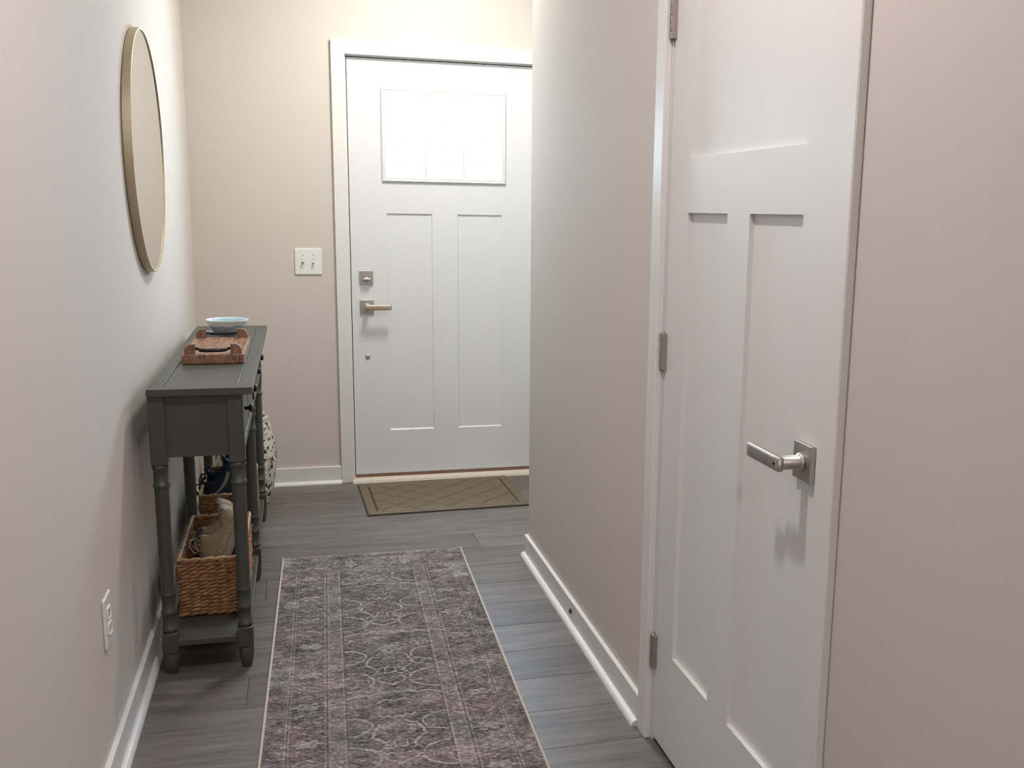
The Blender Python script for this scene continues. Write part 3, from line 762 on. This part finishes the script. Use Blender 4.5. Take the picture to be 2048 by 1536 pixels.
# ------------------------------------------------------------------ door mat
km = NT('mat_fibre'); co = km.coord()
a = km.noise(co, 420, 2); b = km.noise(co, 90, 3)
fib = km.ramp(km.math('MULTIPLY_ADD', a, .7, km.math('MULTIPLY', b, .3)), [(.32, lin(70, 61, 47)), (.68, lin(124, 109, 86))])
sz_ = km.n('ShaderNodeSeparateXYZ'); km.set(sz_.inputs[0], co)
km.base(km.mix(km.math('LESS_THAN', sz_.outputs[2], .0082), fib, lin(58, 48, 37)))     # groove shade painted in as a darker colour low in the pile; km.rough(.95); km.bump(a, .8, .002)
MW, MD = .750, .530
nx, ny = 251, 178
gx = np.linspace(-MW/2, MW/2, nx); gy = np.linspace(-MD/2, MD/2, ny); U, V = np.meshgrid(gx, gy)
per = .150; ph = lambda q: np.abs((q/per) % 1 - .5)*per
d_ = np.minimum(ph(U+V*1.05), ph(U-V*1.05))
inn = (np.abs(U) < MW/2-.045) & (np.abs(V) < MD/2-.045)
grv = np.where(inn, np.exp(-(d_/.0042)**2), 0)
edge = np.minimum(np.abs(np.abs(U)-(MW/2-.045)) + 9*(np.abs(V) > MD/2-.042), np.abs(np.abs(V)-(MD/2-.045)) + 9*(np.abs(U) > MW/2-.042))
grv = np.maximum(grv, np.exp(-(edge/.0042)**2))
Z = .0115 - .0068*grv + np.random.uniform(-.0004, .0004, U.shape)
ed = (np.abs(U) > MW/2-.001) | (np.abs(V) > MD/2-.001); Z[ed] = .005
def grid_mesh(name, U, V, Z, mat, smooth=True):
    n0, n1 = U.shape; me = bpy.data.meshes.new(name)
    vs = np.stack([U.ravel(), V.ravel(), Z.ravel()], 1)
    i = np.arange(n0*n1).reshape(n0, n1); fc = np.stack([i[:-1, :-1].ravel(), i[:-1, 1:].ravel(), i[1:, 1:].ravel(), i[1:, :-1].ravel()], 1)
    me.vertices.add(len(vs)); me.vertices.foreach_set('co', vs.ravel().astype(np.float32))
    me.loops.add(fc.size); me.loops.foreach_set('vertex_index', fc.ravel().astype(np.int32))
    me.polygons.add(len(fc)); me.polygons.foreach_set('loop_start', np.arange(0, fc.size, 4, dtype=np.int32)); me.polygons.foreach_set('loop_total', np.full(len(fc), 4, np.int32))
    me.update(); me.validate()
    if smooth: me.polygons.foreach_set('use_smooth', np.ones(len(fc), bool))
    me.materials.append(mat); return me
mt = tag(empty('door_mat', (.640, 4.803, 0), (0, 0, math.radians(1.5))), 'brown door mat with a diamond groove pattern in front of the front door', 'door mat')
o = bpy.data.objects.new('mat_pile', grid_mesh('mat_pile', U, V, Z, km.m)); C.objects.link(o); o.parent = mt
bm = bmesh.new(); bx(bm, -MW/2-.002, MW/2+.002, -MD/2-.002, MD/2+.002, .0002, .0055, .0015); fin('rubber_backing', bm, paint('mat_rubber', lin(64, 54, 44), .8), mt)

# ------------------------------------------------------------------ runner rug (woven pattern as colour on a fine grid)
RW, RL, CELL = .695, 2.50, .0025
nx, ny = int(RW/CELL)+1, int(RL/CELL)+1
gx = np.linspace(0, RW, nx); gy = np.linspace(0, RL, ny); U, V = np.meshgrid(gx, gy)      # V = 0 at the far end
rng = np.random.RandomState(11)
def vn(u, v, sx, sy, seed):
    """smooth value noise, cell size sx by sy metres"""
    r = np.random.RandomState(seed); a, b = u/sx + 50, v/sy + 50
    g_ = r.rand(int(a.max())+3, int(b.max())+3)
    i, j = a.astype(int), b.astype(int); p, q = a-i, b-j; p = p*p*(3-2*p); q = q*q*(3-2*q)
    return (g_[i, j]*(1-p)+g_[i+1, j]*p)*(1-q) + (g_[i, j+1]*(1-p)+g_[i+1, j+1]*p)*q
wu = U + (vn(U, V, .03, .02, 1)-.5)*.012; wv = V + (vn(U, V, .02, .03, 2)-.5)*.012
lum = .30 + .12*(vn(U, V, .008, .0045, 3)-.5) + .12*(vn(U, V, .018, .010, 4)-.5) + .20*(vn(U, V, .07, .045, 5)-.5) + .12*(vn(U, V, .004, .003, 6)-.5)
E_ = np.minimum(np.minimum(U, RW-U), np.minimum(V, RL-V)); Eu = np.minimum(U, RW-U)
def ln(d, w): return np.exp(-(d/w)**2)
def put(mask, val, k):
    global lum
    lum = lum*(1-k*mask) + val*k*mask
wear = np.clip(.35+1.3*vn(U, V, .05, .02, 8), 0, 1)*np.clip(.5+vn(U, V, .010, .006, 9), 0, 1)
# small curling leaves and stems filling the ground
for sx_, sy_, sd1, amp in ((.030, .018, 60, .15), (.020, .013, 61, .15), (.013, .009, 62, .15)):
    q_ = vn(wu, wv, sx_, sy_, sd1)-.5
    k_ = wear*np.clip(vn(U, V, .04, .03, sd1+5)*1.8-.35, 0, 1)
    lum = lum + amp*ln(q_, .045)*k_ - amp*.75*ln(q_-.10, .05)*k_
field = (E_ > .215)
put(((E_ > .170) & (E_ < .208)).astype(float)*np.clip(wear*1.6, 0, 1), .48, .34)                      # pale guard band
put(((E_ > .066) & (E_ < .158)).astype(float), .20, .35)                      # darker main border
for d, w, v in ((.058, .0020, .56), (.066, .0018, .56), (.062, .0016, .10), (.158, .0020, .58), (.164, .0014, .12), (.169, .0020, .58), (.210, .0022, .62), (.214, .0016, .14)):
    put(ln(np.abs(E_-d), w)*wear, v, .85)
# rosettes and lozenges along the border
run = np.where(Eu <= np.minimum(V, RL-V), V, U); ac = np.where(Eu <= np.minimum(V, RL-V), Eu, np.minimum(V, RL-V)) - .112
inb = (E_ > .068) & (E_ < .156)
p = .205; c = ((run + (wu-U)*.6)/p) % 1; b0 = (c-.25)*p; b1 = (c-.75)*p; acw = ac + (wv-V)*.5
fl0 = np.sqrt((b0/.020)**2 + (acw/.036)**2 ); an = np.arctan2(b0/.020, acw/.036)
put(inb*(fl0 < 1+.22*np.cos(6*an)), .56, .75); put(inb*ln(np.abs(fl0-.55), .12), .22, .6); put(inb*ln(np.abs(fl0-1.25-.2*np.cos(6*an)), .12), .12, .5)
lz = np.abs(b1)/.022 + np.abs(acw)/.036
put(inb*ln(np.abs(lz-1), .13), .60, .8); put(inb*(lz < .5), .42, .5)
for q_ in (.0, .5):
    bb = ((c-q_+.5) % 1-.5)*p
    put(inb*ln(np.abs(bb - .007*np.sin(acw/.0075)), .0030), .54, .7); put(inb*ln(np.abs(bb - .007*np.sin(acw/.0075) - .006), .0022), .08, .6)
sd = inb*(np.sin(wu*260)*np.sin(wv*300) > .62); put(sd.astype(float), .55, .45)
# the field: mirrored scrolling vines, leaves, palmettes, little boxes and chevrons
X_ = np.abs(U+.35*(wu-U)-RW/2); P = .44; ph = ((V+.35*(wv-V))/P) % 1; vv = (ph-.5)*P; Hh = RW/2-.215
def stroke(pts, w, val, k=.95):
    w = w*1.45; dm = np.full(U.shape, 9.0)
    for (x0, y0), (x1, y1) in zip(pts, pts[1:]):
        dx, dy = x1-x0, y1-y0; L2 = dx*dx+dy*dy+1e-9
        for oy in (-P, 0, P):
            t = np.clip(((X_-x0)*dx + (vv-y0-oy)*dy)/L2, 0, 1)
            dm = np.minimum(dm, np.hypot(X_-x0-t*dx, vv-y0-oy-t*dy))
    if val > .3: put(field*ln(np.abs(dm-w*2.0), w*.8)*wear, .10, .45)
    put(field*ln(dm, w)*(.55+.45*wear), val+.04, k)
def arc(cx, cy, rx, ry, a0, a1, n=14): return [(cx+rx*math.cos(math.radians(a0+(a1-a0)*i/n)), cy+ry*math.sin(math.radians(a0+(a1-a0)*i/n))) for i in range(n+1)]
stroke(arc(Hh+.004, .055, .085, .062, 90, 262), .0026, .62)
stroke(arc(Hh+.004, -.115, .070, .050, 98, 270), .0024, .60)
stroke([(.046, .050), (.030, .070), (.014, .076), (.0, .090)], .0026, .60); stroke([(.046, .050), (.028, .034), (.016, .038)], .0024, .58)
stroke([(.052, .020), (.036, -.010), (.052, -.034), (.070, -.052), (.062, -.085), (.050, -.118)], .0028, .62)
for a_ in ((.052, .020, .075, .008), (.044, .004, .020, .012), (.046, -.022, .022, -.034), (.070, -.052, .098, -.044), (.064, -.080, .092, -.086), (.052, -.112, .028, -.104), (.050, -.118, .022, -.132), (.050, .050, .078, .046), (.050, .066, .080, .070)):
    stroke([(a_[0], a_[1]), ((a_[0]+a_[2])/2, (a_[1]+a_[3])/2+.006), (a_[2], a_[3])], .0021, .58, .8)
stroke([(0, -.028), (.016, -.028), (.016, .006), (0, .006)], .0019, .58); stroke([(.008, -.018), (.008, -.004)], .003, .18, .6)
stroke([(0, -.165), (.014, -.150), (.024, -.168), (.038, -.156), (.048, -.170)], .0024, .58)
stroke([(0, .128), (.022, .140), (.040, .132), (.066, .150), (.098, .142), (Hh, .160)], .0026, .60)
stroke([(0, .190), (.028, .178), (.048, .196)], .0022, .56)
for cx, cy, r in ((.098, .058, .016), (.094, -.114, .013), (.0, .050, .013), (.0, -.090, .015), (.082, .185, .012)):
    for oy in (-P, 0, P):
        d = np.hypot((X_-cx)/1.4, vv-cy-oy)/r; an = np.arctan2(vv-cy-oy, X_-cx)
        put(field*(d < 1+.18*np.cos(5*an)), .50, .55); put(field*ln(np.abs(d-.55), .14), .16, .6); put(field*ln(np.abs(d-1.2), .12), .10, .5)
# distress: worn pale patches, warp streaks, colour drift
pat = np.clip((vn(U, V, .16, .10, 20)*.6 + vn(U, V, .05, .03, 21)*.4 - .56)*5, 0, 1)*np.clip(.35+vn(U, V, .012, .006, 22), 0, 1)
lum = lum*(1-.55*pat) + .56*.55*pat
lum += .20*(vn(U, V, .009, .0040, 30)-.5) + .30*(vn(U, V, .0050, .0032, 31)-.5) + .14*(vn(U, V, .020, .008, 32)-.5)
lum = np.clip((lum-.35)*1.45+.405, .03, .98)
hue = np.clip((vn(U, V, .11, .07, 40)*.65+vn(U, V, .03, .015, 41)*.35-.5)*1.5+.5, 0, 1)[..., None]
tan = np.clip((vn(U, V, .10, .05, 42)-.72)*4, 0, 1)[..., None]
def ramp3(t, a, b, c):
    t = t[..., None]; a, b, c = (np.array(q[:3]) for q in (a, b, c))
    return np.where(t < .5, a+(b-a)*t*2, b+(c-b)*(t*2-1))
mau = ramp3(lum, lin(56, 49, 50), lin(125, 112, 112), lin(196, 183, 181)); gry = ramp3(lum, lin(52, 50, 51), lin(121, 116, 116), lin(190, 185, 184)); tn = ramp3(lum, lin(66, 58, 52), lin(140, 126, 116), lin(206, 194, 184))
col = mau*hue + gry*(1-hue); col = col*(1-.35*tan) + tn*.35*tan
th_ = .0052 + .0006*(vn(U, V, .004, .003, 50)-.5); brd = (E_ < .001); th_[brd] = .0035
kr = NT('rug_weave'); at = kr.n('ShaderNodeAttribute', attribute_name='weave'); co = kr.coord()
fine = kr.noise(kr.mapping(co, (1, 3, 1)), 420, 2)
fc = kr.math('MULTIPLY_ADD', fine, .9, .55)
kr.base(kr.mix(1.0, at.outputs['Color'], kr.n('ShaderNodeCombineColor', Red=fc, Green=fc, Blue=fc).outputs[0], 'MULTIPLY')); kr.rough(.95); kr.bump(fine, .5, .001)
kr.b.inputs['Specular IOR Level'].default_value = .2
rg = tag(empty('runner_rug', (.2585, 4.003, 0), (0, 0, -math.radians(1.50))), 'long faded mauve and grey patterned runner rug on the hallway floor', 'rug')
me = grid_mesh('rug_pile', U-RW/2, -V, th_, kr.m)
ca = me.color_attributes.new('weave', 'FLOAT_COLOR', 'POINT')
ca.data.foreach_set('color', np.concatenate([col, np.ones(col.shape[:2]+(1,))], 2).astype(np.float32).ravel())
o = bpy.data.objects.new('rug_pile', me); C.objects.link(o); o.parent = rg
M_bind = paint('rug_binding', lin(190, 178, 166), .9, .6, 500, .12, 120)
bm = bmesh.new(); tube(bm, [(-RW/2, .001, .0044), (-RW/2, -RL, .0044)], .0042, 8); fin('binding', bm, M_bind, rg, True)
bm = bmesh.new(); tube(bm, [(RW/2, .001, .0044), (RW/2, -RL, .0044)], .0042, 8); fin('binding', bm, M_bind, rg, True)
bm = bmesh.new(); tube(bm, [(-RW/2, 0, .0030), (RW/2, 0, .0030)], .0022, 8); fin('binding', bm, M_bind, rg, True)
bm = bmesh.new(); tube(bm, [(-RW/2, -RL, .0030), (RW/2, -RL, .0030)], .0022, 8); fin('binding', bm, M_bind, rg, True)
bm = bmesh.new(); bx(bm, -RW/2, RW/2, -RL, 0, .0003, .0036); fin('rug_backing', bm, M_bind, rg)
